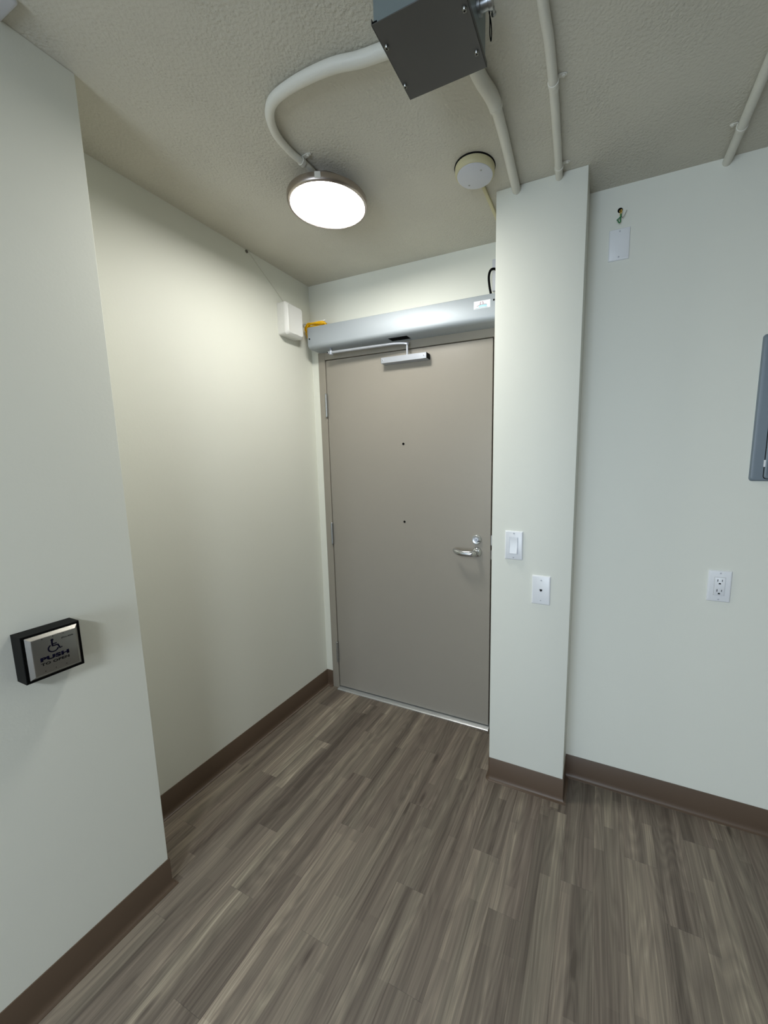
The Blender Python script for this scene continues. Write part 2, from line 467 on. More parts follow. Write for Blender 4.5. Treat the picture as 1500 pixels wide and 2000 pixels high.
finish(bm, 'threshold', 'threshold', door)
for zc in (1.6977, .9735, .2401):
    bm = BM(); zs = [zc-.062, zc-.040, zc-.0135, zc+.0135, zc+.040, zc+.062]
    prof = [(0, zs[0]-.004), (.0045, zs[0]-.003)]
    for i in range(5):
        prof += [(.0062, zs[i]+.0005), (.0070, zs[i]+.0012), (.0070, zs[i+1]-.0012), (.0062, zs[i+1]-.0005)]
    prof += [(.0045, zs[-1]+.003), (0, zs[-1]+.004)]
    lathe(bm, (.0925, -.0085, 0), (0, 0, 1), prof, 16)
    box(bm, (.0865, -.0052, zc-.06), (.0985, -.0012, zc+.06))
    finish(bm, 'hinge', 'hinge', door)
for hx, hz in ((.568, 1.4757), (.5662, 1.0668)):
    bm = BM(); lathe(bm, (hx, 0, hz), (0, -1, 0), [(.0095, -.001), (.0092, .0008), (.0072, .0012), (.0066, .0004), (.0066, -.002)], 20)
    r = finish(bm, 'peephole', 'frame', door)
    bm = BM(); lathe(bm, (hx, 0, hz), (0, -1, 0), [(0, -.003), (.0067, -.003), (.0067, .0006), (0, .0006)], 18); finish(bm, 'peephole_bore', 'dark', r)
# deadbolt cylinder
cz = Vector((.9685, 0, 1.0005))
bm = BM(); lathe(bm, cz, (0, -1, 0), [(0, -.002), (.0245, -.002), (.0245, .004), (.0225, .010), (.0200, .0125), (.0192, .0120), (0, .0120)], 32)
db = finish(bm, 'deadbolt', 'threshold', door)
bm = BM(); lathe(bm, cz+Vector((0, -.011, 0)), (0, -1, 0), [(0, 0), (.0115, 0), (.0115, .0025), (.0105, .0035), (0, .0035)], 24)
finish(bm, 'lock_core', 'alu2', db)
bm = BM(); box(bm, (cz.x-.0012, -.0152, cz.z-.002), (cz.x+.0022, -.0140, cz.z+.0022)); box(bm, (cz.x+.006, -.0150, cz.z-.0075), (cz.x+.021, -.0095, cz.z-.0045)); finish(bm, 'keyway', 'dark', db)
# lever handle
lz = Vector((.9700, 0, .9365))
bm = BM(); lathe(bm, lz, (0, -1, 0), [(0, -.002), (.0255, -.002), (.0255, .004), (.0240, .009), (.0195, .0135), (.0140, .0150), (.0125, .0160), (.0122, .040), (.0, .041)], 32)
lv = finish(bm, 'lever_handle', 'chrome', door)
path = [(.9715, -.036, .9370, .0110), (.9660, -.0475, .9372, .0112), (.9520, -.0540, .9370, .0112), (.925, -.0560, .9368, .0112), (.900, -.0550, .9378, .0105), (.882, -.0510, .9408, .0095), (.868, -.0430, .9445, .0078), (.8595, -.0350, .9470, .0060), (.8575, -.0320, .9475, .004)]
bm = BM(); tube(bm, spline(path, 6), .01, 16, flat=1.32); finish(bm, 'lever_grip', 'chrome', lv)
bm = BM(); lathe(bm, lz+Vector((.001, -.0475, 0)), (0, -1, 0), [(0, 0), (.0065, 0), (.0060, .0016), (0, .002)], 16); finish(bm, 'lever_lock_button', 'steel', lv)
bm = BM(); box(bm, (1.0392, .002, .9755), (1.0428, .010, 1.025)); finish(bm, 'strike_plate', 'chrome', door)
bm = BM(); box(bm, (1.0392, .002, .905), (1.0428, .010, .950)); finish(bm, 'latch_strike', 'steel', door)

# ------------------------------------------------------------------ door operator
OX0, OX1, OD, OZ0, OZ1 = .0628, 1.083, .1, 1.979, 2.086
op = thing('door_operator', ((OX0+OX1)/2, 0, OZ0), 'long silver automatic door opener housing mounted above the taupe door', 'door opener')
def op_prof(i=0.0):
    r = .022 - i; y0, z0, z1 = -OD+i, OZ0+i, OZ1-i
    p = [(-.0002, z1), (-.0002, z0)]
    p += [(y0 + r - r*sin(t), z0 + r - r*cos(t)) for t in [k*pi/2/8 for k in range(9)]]
    p += [(y0, z1-.004), (y0+.003, z1)]
    return p
bm = BM(); prism(bm, op_prof(), lambda u, v, d: (d, u, v), OX0+.004, OX1-.004); finish(bm, 'housing', 'alu', op)
for a, c in ((OX0, OX0+.0038), (OX1-.0038, OX1)):
    bm = BM(); prism(bm, op_prof(.0004), lambda u, v, d: (d, u, v), a, c); finish(bm, 'end_cap', 'alu', op)
for sx, sz in ((.0745, 2.027), (1.0655, 2.0585)):
    bm = BM(); lathe(bm, (sx, -OD, sz), (0, -1, 0), [(0, -.001), (.0042, -.001), (.0042, .0004), (.003, .0009), (0, .0009)], 14); finish(bm, 'housing_screw', 'inkblack', op)
bm = BM(); box(bm, (.533, -.072, OZ0-.0012), (.634, -.030, OZ0+.002)); slot = finish(bm, 'spindle_slot', 'dark', op)
bm = BM(); lathe(bm, (.572, -.05, OZ0+.001), (0, 0, -1), [(0, 0), (.009, 0), (.009, .004), (0, .004)], 12); lathe(bm, (.602, -.05, OZ0+.001), (0, 0, -1), [(0, 0), (.006, 0), (.006, .004), (0, .004)], 12); finish(bm, 'spare_spindle', 'inkblack', slot)
# sticker with the printed emblem
st = BM(); box(st, (.977, -OD-.0006, 2.0325), (1.0503, -OD+.0002, 2.0638)); stk = finish(st, 'sticker', 'sticker', op)
def stroke(bm, pts, wd, y):
    """flat printed stroke on a plane of constant y"""
    n = len(pts); L_ = []; R_ = []
    for i, p in enumerate(pts):
        a = Vector(pts[max(i-1, 0)]); b_ = Vector(pts[min(i+1, n-1)]); t = (b_-a).normalized(); nn = Vector((-t.y, t.x))*wd*.5
        ww = wd
        L_.append(bm.verts.new((p[0]+nn.x, y, p[1]+nn.y))); R_.append(bm.verts.new((p[0]-nn.x, y, p[1]-nn.y)))
    for i in range(n-1): bm.faces.new((L_[i], L_[i+1], R_[i+1], R_[i]))
SY = -OD-.0009
bm = BM()
stroke(bm, spline([(1.0068, 2.0480), (1.0062, 2.0535), (1.0090, 2.0595)], 5), .0024, SY); stroke(bm, spline([(1.0155, 2.0600), (1.0190, 2.0540), (1.0178, 2.0480)], 5), .0024, SY)
finish(bm, 'emblem_arch', 'logo_red', stk, smooth=False)
bm = BM(); stroke(bm, spline([(.9910, 2.0420), (1.0010, 2.0462), (1.0130, 2.0482), (1.0250, 2.0480), (1.0345, 2.0462)], 5), .0016, SY); finish(bm, 'emblem_swoosh', 'logo_grey', stk, smooth=False)
bm = BM(); stroke(bm, spline([(1.0000, 2.0412), (1.0120, 2.0425), (1.0250, 2.0423), (1.0350, 2.0415)], 5), .0070, SY); finish(bm, 'emblem_lettering', 'logo_cyan', stk, smooth=False)
bm = BM(); stroke(bm, [(.984, 2.0352), (1.0385, 2.0352)], .0012, SY); finish(bm, 'emblem_underline', 'logo_teal', stk, smooth=False)
# arm
AZ = 1.957
bm = BM(); arm = [(.163, -.062, AZ), (.30, -.0585, AZ), (.44, -.053, AZ+.001), (.52, -.049, AZ+.002), (.565, -.044, AZ+.0025), (.600, -.0375, AZ+.0005), (.618, -.0335, AZ-.003)]
pts = spline(arm, 5); n = len(pts)
loops = []
for i, p in enumerate(pts):
    a = Vector(pts[max(0, i-1)]); b_ = Vector(pts[min(n-1, i+1)]); t = (b_-a).normalized(); s = Vector((t.y, -t.x, 0)).normalized(); u = Vector((0, 0, 1)); P_ = Vector(p)
    hw, hh = .0075, .0058
    loops.append([P_ + s*(hw*c1) + u*(hh*c2) for c1, c2 in ((-1, -.6), (-.7, -1), (.7, -1), (1, -.6), (1, .6), (.7, 1), (-.7, 1), (-1, .6))])
loft(bm, loops); armo = finish(bm, 'opener_arm', 'alu2', op)
bm = BM(); lathe(bm, (.1795, -.060, AZ-.011), (0, 0, 1), [(0, 0), (.0105, 0), (.0115, .002), (.0115, .018), (.009, .019), (.0065, .0225), (.0065, OZ0-AZ+.0125), (0, OZ0-AZ+.0125)], 18); finish(bm, 'arm_pivot', 'alu2', armo)
bm = BM(); lathe(bm, (.1635, -.0700, AZ), (-.55, -.83, 0), [(0, -.004), (.0032, -.004), (.0032, .0012), (0, .0012)], 12); finish(bm, 'arm_bolt', 'inkblack', armo)
bm = BM(); lathe(bm, (.616, -.0325, 1.902), (0, 0, 1), [(0, 0), (.0052, 0), (.0052, .048), (.0082, .050), (.0090, .057), (.007, .060), (0, .061)], 16); finish(bm, 'arm_pin', 'alu2', armo)
# slide track on the door leaf
tk = thing('slide_track', (.598, 0, 1.874), 'short silver slide track bar screwed to the top of the taupe door', 'door track')
bm = BM(); box(bm, (.4700, -.040, 1.8755), (.7215, -.0001, 1.9035), .001, 1); finish(bm, 'track_channel', 'alu2', tk)
bm = BM(); box(bm, (.7216, -.0385, 1.8765), (.7235, -.0001, 1.9025), .0008, 1); finish(bm, 'track_end_cap', 'inkblack', tk)
bm = BM(); box(bm, (.4680, -.0385, 1.8765), (.4699, -.0001, 1.9025), .0008, 1); finish(bm, 'track_end_cap', 'inkblack', tk)
for sx, sz in ((.4815, 1.8890), (.7090, 1.8905)): screw(tk, (sx, -.040, sz), (0, -1, 0), .0048, 'alu2', .0012)

# ------------------------------------------------------------------ yellow cable coil and white raceway
bm = BM(); rr = random.Random(3)
pts = []
for turn in range(11):
    oy, oz, ox = rr.uniform(-.010, .010), rr.uniform(0, .0190), rr.uniform(-.006, .006)
    for k in range(22):
        t = 2*pi*k/22
        X = max(.020, .090 + ox + .062*cos(t)); Yc = -.060 + oy + .024*sin(t); Z = 2.0915 + oz + .002*sin(3*t+turn)
        if X < .060: Z -= (.060-X)*(.35 + .15*turn)
        pts.append((X, Yc, Z))
tube(bm, spline(pts, 2), .0028, 7)
tag(finish(bm, 'cable_coil', 'yellow'), 'bundle of yellow cable coiled on the left end of the opener', 'cable')
bm = BM(); box(bm, (.0006, -.0725, 2.1150), (.157, -.0640, 2.1205), .0006, 1)
tag(finish(bm, 'cable_raceway', 'white'), 'thin white plastic raceway lying above the yellow cable coil', 'raceway')

# ------------------------------------------------------------------ white utility box on the left wall
ub = thing('utility_box', (0, -.18, 2.013), 'white plastic utility box on the left wall beside the opener', 'utility box')
def yz(u, v, d): return Vector((d, u, v))
lp = lambda i, x, r: [Vector((x, u, v)) for u, v in rrect(-.2385+i, 2.0180+i, -.1225-i, 2.1715-i, r)]
bm = BM(); loft(bm, [lp(.000, .0002, .010), lp(.000, .040, .011), lp(.0008, .0406, .011)]); ubb = finish(bm, 'box_body', 'white_box', ub)
bm = BM(); loft(bm, [lp(-.0016, .0412, .013), lp(-.0016, .047, .013), lp(.0016, .0515, .014), lp(.0055, .0578, .016), lp(.0085, .0610, .014), lp(.0098, .0622, .013), lp(.0112, .0618, .012), lp(.0120, .0612, .012)]); cov = finish(bm, 'box_cover', 'white_box', ub)
bm = BM(); box(bm, (.0600, -.1900, 2.0265), (.0640, -.1690, 2.0335), .0012, 2); finish(bm, 'cover_latch', 'white_box', cov)
for zc in (2.075, 2.110, 2.140):
    bm = BM(); lathe(bm, (.020, -.2385, zc), (0, -1, 0), [(0, -.001), (.011, -.001), (.011, .0006), (.0085, .0006), (.0085, .0002), (0, .0002)], 20); finish(bm, 'knockout', 'white_box', ubb)
# thin cable from ceiling to the box
bm = BM(); tube(bm, spline([(.0022, -.4000, H-.004), (.0022, -.385, 2.326), (.0022, -.335, 2.290), (.0022, -.262, 2.2395), (.0024, -.205, 2.198), (.0024, -.178, 2.1740)], 6), .0014, 6)
wc = finish(bm, 'thin_cable', 'conduit'); tag(wc, 'thin painted cable slanting down the left wall into the utility box', 'cable')
bm = BM(); lathe(bm, (.0002, -.401, H-.008), (1, 0, 0), [(0, 0), (.007, 0), (.006, .004), (0, .005)], 10); finish(bm, 'cable_clip', 'gwire', wc)

# ------------------------------------------------------------------ wall box with black lead right of the opener
eb = thing('outlet_box', (1.075, 0, 2.128), 'pale wall box half hidden behind the pillar above the opener', 'outlet box')
bm = BM(); box(bm, (1.0335, -.016, 2.130), (1.118, -.0001, 2.2605), .003, 2); finish(bm, 'box_plate', 'white_dull', eb)
bm = BM(); box(bm, (1.055, -.0185, 2.165), (1.095, -.0158, 2.225), .002, 2); finish(bm, 'box_insert', 'white', eb)
bm = BM()
tube(bm, spline([(1.0640, -.018, 2.2060), (1.0480, -.034, 2.2110), (1.0345, -.046, 2.2020), (1.0290, -.052, 2.1750), (1.0330, -.054, 2.1350), (1.0390, -.054, 2.1050), (1.0400, -.054, 2.0885)], 6), .0052, 10)
ld = finish(bm, 'power_lead', 'black'); tag(ld, 'black lead looping from the pale wall box down into the opener', 'cable')
bm = BM(); lathe(bm, (1.0400, -.054, 2.0862), (0, 0, 1), [(0, 0), (.010, 0), (.010, .006), (.0075, .012), (.0054, .014), (.0054, .004)], 14); finish(bm, 'lead_gland', 'hinge', ld)
bm = BM(); tube(bm, spline([(.985, -.045, 2.0885), (1.005, -.047, 2.092), (1.026, -.045, 2.0905)], 5), .0026, 7); finish(bm, 'loose_end', 'black', ld)

# ------------------------------------------------------------------ ceiling lamp
LC = Vector((.5894, -.5689, 2.272)); LA = Vector((-.030, -.027, 1)).normalized()   # the disc hangs slightly out of level
lamp = thing('ceiling_light', (LC.x, LC.y, H), 'round glowing flush ceiling light with brushed nickel rim', 'ceiling light')
bm = BM(); lathe(bm, LC, LA, [(.1250, .002), (.1266, -.0010), (.1298, -.0018), (.1333, .0000), (.1356, .0040), (.1363, .0090), (.1363, .0200), (.1350, .0225), (.0, .0225)], 80); finish(bm, 'lamp_rim', 'nickel', lamp)
bm = BM(); lathe(bm, LC, LA, [(0, -.0035), (.06, -.0032), (.105, -.0020), (.1223, .0004), (.1248, .0030), (.1248, .006), (0, .006)], 80); finish(bm, 'diffuser', 'emit', lamp)
bm = BM(); lathe(bm, (LC.x, LC.y, 0), (0, 0, 1), [(0, 2.290), (.078, 2.290), (.078, H-.0002), (0, H-.0002)], 40); finish(bm, 'lamp_canopy', 'nickel', lamp)
bm = BM(); loops = []
for j in range(5):
    t = -1.1307 + (j-2)*.034
    d = Vector((cos(t), sin(t), 0)); d = (d - LA*d.dot(LA)).normalized()
    loops.append([LC + d*r_ + LA*h_ for r_, h_ in ((.1358, .0035), (.1380, .0035), (.1380, .0212), (.1358, .0212))])
loft(bm, loops); finish(bm, 'rim_catch', 'catch', lamp)

# ------------------------------------------------------------------ smoke alarm
SC = Vector((1.0874, -.4440, 0)); SZ = 2.3075
sm = thing('smoke_alarm', (SC.x, SC.y, H), 'round smoke alarm with yellowed side and white face beside the pillar top', 'smoke alarm')
bm = BM(); lathe(bm, (SC.x, SC.y, 0), (0, 0, 1), [(.0, SZ+.004), (.0600, SZ+.003), (.0635, SZ+.006), (.0648, SZ+.012), (.0650, H-.004), (.0, H-.004)], 56); finish(bm, 'alarm_body', 'cream', sm)
bm = BM(); lathe(bm, (SC.x, SC.y, 0), (0, 0, 1), [(0, H-.004), (.0665, H-.004), (.0672, H-.0002), (0, H-.0002)], 48); finish(bm, 'alarm_gap_dark', 'inkblack', sm)  # black disc stands in for the dark gap between alarm and ceiling
bm = BM(); lathe(bm, (SC.x, SC.y, 0), (0, 0, 1), [(0, SZ), (.054, SZ), (.0578, SZ+.0015), (.0588, SZ+.0045), (0, SZ+.0045)], 56); cap = finish(bm, 'alarm_cap', 'white_dull', sm)
for dx, dy in ((.0272, -.0216), (-.0285, .0280)):
    bm = BM(); lathe(bm, (SC.x+dx, SC.y+dy, SZ), (0, 0, -1), [(0, -.001), (.0032, -.001), (.0032, .0006), (0, .0009)], 10); finish(bm, 'alarm_screw', 'screw', cap)

# corner of a ceiling device at top left
bm = BM(); lathe(bm, (.300, -1.2990, 0), (0, 0, 1), [(0, H-.016), (.030, H-.016), (.037, H-.013), (.040, H-.006), (.040, H-.0001), (0, H-.0001)], 40)
cvr = BM(); bm.free()
box(cvr, (.2745, -1.375, H-.012), (.358, -1.2635, H-.0001), .006, 3)
cv = finish(cvr, 'ceiling_cover', 'white_dull'); tag(cv, 'pale rounded cover plate on the ceiling at the near left corner', 'cover plate')

# ------------------------------------------------------------------ junction box on the ceiling
JX0, JX1, JY0, JY1, JZ = 1.0535, 1.2415, -1.0175, -.8470, 2.2358
jb = thing('junction_box', ((JX0+JX1)/2, (JY0+JY1)/2, H), 'square dark grey steel junction box fixed to the ceiling near the light', 'junction box')
bm = BM(); box(bm, (JX0+.003, JY0+.003, JZ+.0022), (JX1-.003, JY1-.003, H-.0001), .0015, 1); jbody = finish(bm, 'box_body', 'galv2', jb)
bm = BM(); box(bm, (JX0, JY0, JZ), (JX1, JY1, JZ+.0018), .0004, 1)
box(bm, (JX0, JY0+.0002, JZ), (JX0+.0012, JY1, JZ+.011)); box(bm, (JX1-.0012, JY0+.0002, JZ), (JX1, JY1, JZ+.011)); finish(bm, 'cover_plate', 'galv', jb)
bm = BM(); box(bm, (JX0+.001, JY0+.0012, JZ+.0025), (JX0+.012, JY0+.004, JZ+.006)); finish(bm, 'cover_notch', 'dark', jbody)
for sx, sy in ((1.2320, -.9700), (1.2300, -.8860), (1.0620, -.9715), (1.0590, -.8830)): screw(jb, (sx, sy, JZ), (0, 0, -1), .0052, 'screw', .0042)
# connector with a wire loop at the side
bm = BM(); lathe(bm, (1.2386, -.905, 2.296), (1, 0, 0), [(0, 0), (.015, 0), (.015, .006), (.011, .007), (.011, .022), (.013, .023), (.013, .030), (0, .030)], 18)
cn = finish(bm, 'side_connector', 'hinge', jb)
bm = BM(); tube(bm, spline([(1.258, -.893, 2.292), (1.259, -.880, 2.283), (1.257, -.868, 2.272), (1.254, -.862, 2.268), (1.253, -.867, 2.278), (1.256, -.878, 2.289), (1.258, -.890, 2.298)], 5), .0012, 6); finish(bm, 'wire_loop', 'inkblack', cn)
bm = BM(); lathe(bm, (1.266, -.905, 2.296), (0, 1, -.2), [(0, .010), (.004, .010), (.004, .018), (.0055, .019), (.0055, .022), (0, .022)], 12); finish(bm, 'connector_screw', 'screw', cn)

# ------------------------------------------------------------------ conduits
def strap(parent, p, t, r, tabdir, tab=.022, wd=.009):
    """pipe strap around a conduit: a band and a screwed tab against the ceiling"""
    P_ = Vector(p); t = Vector(t).normalized(); s = t.cross(Vector((0, 0, 1))).normalized()*tabdir
    bm = BM(); lathe(bm, P_ - t*wd/2, t, [(r*.98, 0), (r+.0018, .0004), (r+.0018, wd-.0004), (r*.98, wd)], 20)
    b_ = finish(bm, 'strap_band', 'conduit', parent)
    c = P_ + s*(r + tab*.5); bm = BM()
    u, v = s, t
    A = []
    for zz in (H-.0005, H-.003):
        A.append([Vector((q.x, q.y, zz)) for q in (c - u*tab*.62 - v*wd*.5, c + u*tab*.2 - v*wd*.5, c + u*tab*.45 - v*wd*.3, c + u*tab*.55, c + u*tab*.45 + v*wd*.3, c + u*tab*.2 + v*wd*.5, c - u*tab*.62 + v*wd*.5)])
    loft(bm, A); finish(bm, 'strap_tab', 'conduit', parent)
    bm = BM(); q = c + u*tab*.12; lathe(bm, (q.x, q.y, H-.003), (0, 0, -1), [(0, -.001), (.0045, -.001), (.0045, .002), (.003, .0032), (0, .0032)], 12); finish(bm, 'strap_screw', 'conduit', parent)

# a) whip from the box to the lamp
ca = thing('conduit', (.70, -.85, H), 'curved flexible white conduit from the grey box to the ceiling light', 'conduit')
P = [(1.0562, -.886, 2.316, .0150), (1.0011, -.8890, 2.3195, .0150), (.9427, -.8950, 2.3200, .0146), (.881, -.9075, 2.3205, .0142), (.8043, -.9117, 2.3210, .0136), (.7300, -.9080, 2.3215, .0130), (.6740, -.8960, 2.3220, .0125), (.6320, -.8650, 2.3225, .0120), (.6040, -.8150, 2.3230, .0116), (.5960, -.7560, 2.3235, .0108), (.5985, -.7180, 2.3235, .0106), (.6030, -.6780, 2.3235, .0105), (.6010, -.6480, 2.3240, .0105)]
bm = BM(); tube(bm, spline(P, 7), .012, 14); finish(bm, 'conduit_tube', 'conduit', ca)
strap(ca, (.6000, -.7060, 2.3235), (.08, 1, 0), .0108, 1, .026, .012)
# b) from the box down to the pillar
cb = thing('conduit', (1.20, -.55, H), 'thick white conduit with an offset bend from the grey box to the pillar', 'conduit')
P = [(1.186, -.8490, 2.313, .0175), (1.190, -.780, 2.3155, .0175), (1.1955, -.735, 2.3165, .0178), (1.2060, -.690, 2.3175, .0182), (1.2105, -.648, 2.3180, .0176)]
bm = BM(); tube(bm, spline(P, 6), .017, 16); finish(bm, 'bent_elbow', 'conduit', cb)
bm = BM(); tube(bm, [(1.2105, -.656, 2.3185, .0145), (1.2075, -.543, 2.3200, .0145), (1.1965, YP-.0003, 2.3208, .0145)], .0145, 16); finish(bm, 'conduit_tube', 'conduit', cb)
bm = BM(); lathe(bm, (1.2103, -.652, 2.3180), (.02, 1, 0), [(.0172, -.006), (.0186, -.005), (.0186, .004), (.0150, .006)], 20); finish(bm, 'coupling', 'conduit', cb)
# c) straight run to the pillar
cc = thing('conduit', (1.35, -.58, H), 'straight white conduit from the top edge of the frame to the pillar top', 'conduit')
P = [(1.3540, -1.30, 2.3235), (1.3560, -.86, 2.3232), (1.3590, -.74, 2.3232), (1.3530, -.56, 2.3232), (1.3395, YP-.0003, 2.3232)]
bm = BM(); tube(bm, spline([(*p, .0118) for p in P], 6), .0118, 14); finish(bm, 'conduit_tube', 'conduit', cc)
strap(cc, (1.3570, -.648, 2.3232), (-.03, 1, 0), .0120, 1, .020, .010)
strap(cc, (1.3425, -.352, 2.3232), (-.05, 1, 0), .0120, 1, .022, .010)
bm = BM(); lathe(bm, (1.3572, -.640, 2.3232), (-.03, 1, 0), [(.0118, -.003), (.0132, -.002), (.0132, .010), (.0118, .011)], 18); finish(bm, 'coupling', 'conduit', cc)
# d) right hand run
ce = thing('conduit', (1.84, -.50, H), 'white conduit on the ceiling at the right edge of the frame', 'conduit')
bm = BM(); tube(bm, [(1.8370, -1.25, 2.3225), (1.8370, -.48, 2.3225), (1.8372, YR-.0003, 2.3225)], .0128, 14); finish(bm, 'conduit_tube', 'conduit', ce)
strap(ce, (1.8371, -.300, 2.3225), (0, 1, 0), .0130, -1, .016, .009)
# e) thin raceway from the smoke alarm towards the door wall
bm = BM(); box(bm, (1.0850, -.376, H-.010), (1.0970, -.001, H-.0001), .002, 2)
tag(finish(bm, 'surface_raceway', 'cream'), 'narrow cream raceway running from the smoke alarm to the door wall', 'raceway')

# ------------------------------------------------------------------ push plate
PX = W1
pb = thing('push_plate', (PX, -1.346, .8752), 'black box with steel wheelchair push plate on the near left wall', 'push button')
BY0, BY1, BZ0, BZ1, BD = -1.3995, -1.2915, .8752, .9905, .0450
bm = BM()
yy0, yy1, z0, z1 = BY0+.0055, BY1-.0050, BZ0+.0060, BZ1-.0050
outer = lambda x, i=0: [Vector((x, u, v)) for u, v in ((BY0+i, BZ0+i), (BY1-i, BZ0+i), (BY1-i, BZ1-i), (BY0+i, BZ1-i))]
inner = lambda x: [Vector((x, u, v)) for u, v in ((yy0, z0), (yy1, z0), (yy1, z1), (yy0, z1))]
loft(bm, [outer(PX+.0001), outer(PX+BD-.001), outer(PX+BD, .001), inner(PX+BD), inner(PX+BD-.006)]); finish(bm, 'box_body', 'black', pb)
g = .0009
quad = lambda x, i, it=None: [Vector((x, u, v)) for u, v in ((yy0+g+i, z0+g+i), (yy1-g-i, z0+g+i), (yy1-g-i, z1-g-(it if it else i)), (yy0+g+i, z1-g-(it if it else i)))]
XF = PX+BD+.0095
bm = BM(); loft(bm, [quad(PX+BD-.0055, 0), quad(PX+BD+.0010, 0), quad(XF-.0012, .0068), quad(XF-.0003, .0076), quad(XF, .0088)]); pl = finish(bm, 'steel_plate', 'steel', pb)
XI = XF+.00025
def strk(bm, pts, wd, closed=False):
    n = len(pts); L_ = []; R_ = []
    for i, p in enumerate(pts):
        a = Vector(pts[max(i-1, 0)]); b_ = Vector(pts[min(i+1, n-1)]); t = (b_-a).normalized(); nn = Vector((-t.y, t.x))*wd*.5
        if 0 < i < n-1:
            t1 = (Vector(p)-a).normalized(); nn = nn/max(.5, nn.normalized().dot(Vector((-t1.y, t1.x))))
        L_.append((p[0]+nn.x, p[1]+nn.y)); R_.append((p[0]-nn.x, p[1]-nn.y))
    for i in range(n-1):
        q = (L_[i], L_[i+1], R_[i+1], R_[i])
        A = [bm.verts.new((XF-.0001, *c)) for c in q]; B = [bm.verts.new((XI, *c)) for c in q]
        bm.faces.new(A); bm.faces.new(B)
        for k in range(4): bm.faces.new((A[k], A[(k+1) % 4], B[(k+1) % 4], B[k]))
bm = BM()
lathe(bm, (XF-.0001, -1.3495, .9664), (1, 0, 0), [(0, 0), (.0027, 0), (.0027, .00035), (0, .00035)], 18)
strk(bm, [(-1.3500, .9645), (-1.3503, .9600), (-1.3502, .9518)], .0030)
strk(bm, [(-1.3500, .9562), (-1.3420, .9560)], .0023)
strk(bm, [(-1.3508, .9515), (-1.3404, .9512), (-1.3372, .9412), (-1.3330, .9424)], .0027)
cwy, cwz, rw = -1.3492, .9462, .0090
strk(bm, [(cwy+rw*cos(t), cwz+rw*sin(t)) for t in [radians(118 + (346-118)*k/28) for k in range(29)]], .0026)
finish(bm, 'wheelchair_symbol', 'ink', pl, smooth=False)

def lettering(text, y0, y1, z0, z1, name, mat, parent, bold=.0):
    cu = bpy.data.curves.new(name, 'FONT'); cu.body = text; cu.size = 1; cu.offset = bold; cu.resolution_u = 4; cu.space_character = 1.08
    to = bpy.data.objects.new(name, cu); COL.objects.link(to)
    bpy.context.view_layer.update()
    me = bpy.data.meshes.new_from_object(to.evaluated_get(bpy.context.evaluated_depsgraph_get()))
    bpy.data.objects.remove(to)
    bm = BM(); bm.from_mesh(me); bpy.data.meshes.remove(me)
    xs = [v.co.x for v in bm.verts]; ys = [v.co.y for v in bm.verts]
    ax, bx_, ay, by = min(xs), max(xs), min(ys), max(ys)
    for v in bm.verts:
        v.co = Vector((XI, y0+(v.co.x-ax)/(bx_-ax)*(y1-y0), z0+(v.co.y-ay)/(by-ay)*(z1-z0)))
    ex = bmesh.ops.extrude_face_region(bm, geom=list(bm.faces))
    for e in ex['geom']:
        if isinstance(e, bmesh.types.BMVert): e.co.x -= .0003
    return finish(bm, name, mat, parent, smooth=False)
lettering('PUSH', -1.3745, -1.3217, .9211, .9311, 'push_lettering', 'ink', pl, .06)
lettering('TO OPEN', -1.3742, -1.3224, .9108, .9172, 'open_lettering', 'inkblack', pl, .04)
lettering('(Pro-Able', -1.3325, -1.3100, .9612, .9657, 'maker_lettering', 'inkblack', pl, .02)
for sy, sz in ((-1.3667, .9745), (-1.3472, .9747), (-1.3279, .9745), (-1.3684, .8965), (-1.3493, .8966), (-1.3294, .8968)):
    bm = BM(); lathe(bm, (XF-.0002, sy, sz), (1, 0, 0), [(0, 0), (.0010, 0), (.0010, .0004), (0, .0004)], 10); finish(bm, 'plate_rivet', 'inkblack', pl)

# ------------------------------------------------------------------ wall plates
def plate(parent, cx, cz, y, wd, ht, d=.0062, bev=.0045, mat='white', name='cover_plate', tilt=0):
    lp_ = lambda i, dd, r: [Vector((cx+u, y-dd, cz+v)) for u, v in rrect(-wd/2+i, -ht/2+i, wd/2-i, ht/2-i, r, 3)]
    bm = BM(); loft(bm, [lp_(0, .0001, .002), lp_(0, .0022, .002), lp_(bev*.5, d*.86, .002), lp_(bev, d, .002)]); return finish(bm, name, mat, parent)
def psc(parent, x, z, y): return screw(parent, (x, y, z), (0, -1, 0), .0031, 'white_dull', .0009, slot='grey_slot')

sw = thing('light_switch', (1.2140, YP, .997), 'white rocker light switch on the pillar, nearest the door', 'light switch')
plate(sw, 1.2140, 1.0540, YP, .0705, .1145)
bm = BM(); y = YP-.0062
lf = lambda a, b_, d: [Vector((1.2140+u, y-d, 1.0540+v)) for u, v in ((-a, -b_), (a, -b_), (a, b_), (-a, b_))]
loft(bm, [lf(.0170, .0340, -.002), lf(.0170, .0340, .0006), lf(.0160, .0330, .0010), lf(.0152, .0322, .0010), lf(.0150, .0320, -.001)]); finish(bm, 'rocker_frame', 'white_dull', sw)
bm = BM(); prism(bm, [(-.0305, -.001), (-.0305, .0082), (-.0015, .0016), (.0305, .0030), (.0305, -.001)], lambda u, v, d: (1.2140+d, y-v, 1.0540+u), -.0140, .0140); finish(bm, 'rocker', 'white', sw)
for s in (-1, 1): psc(sw, 1.2140, 1.0540+s*.0484, y)

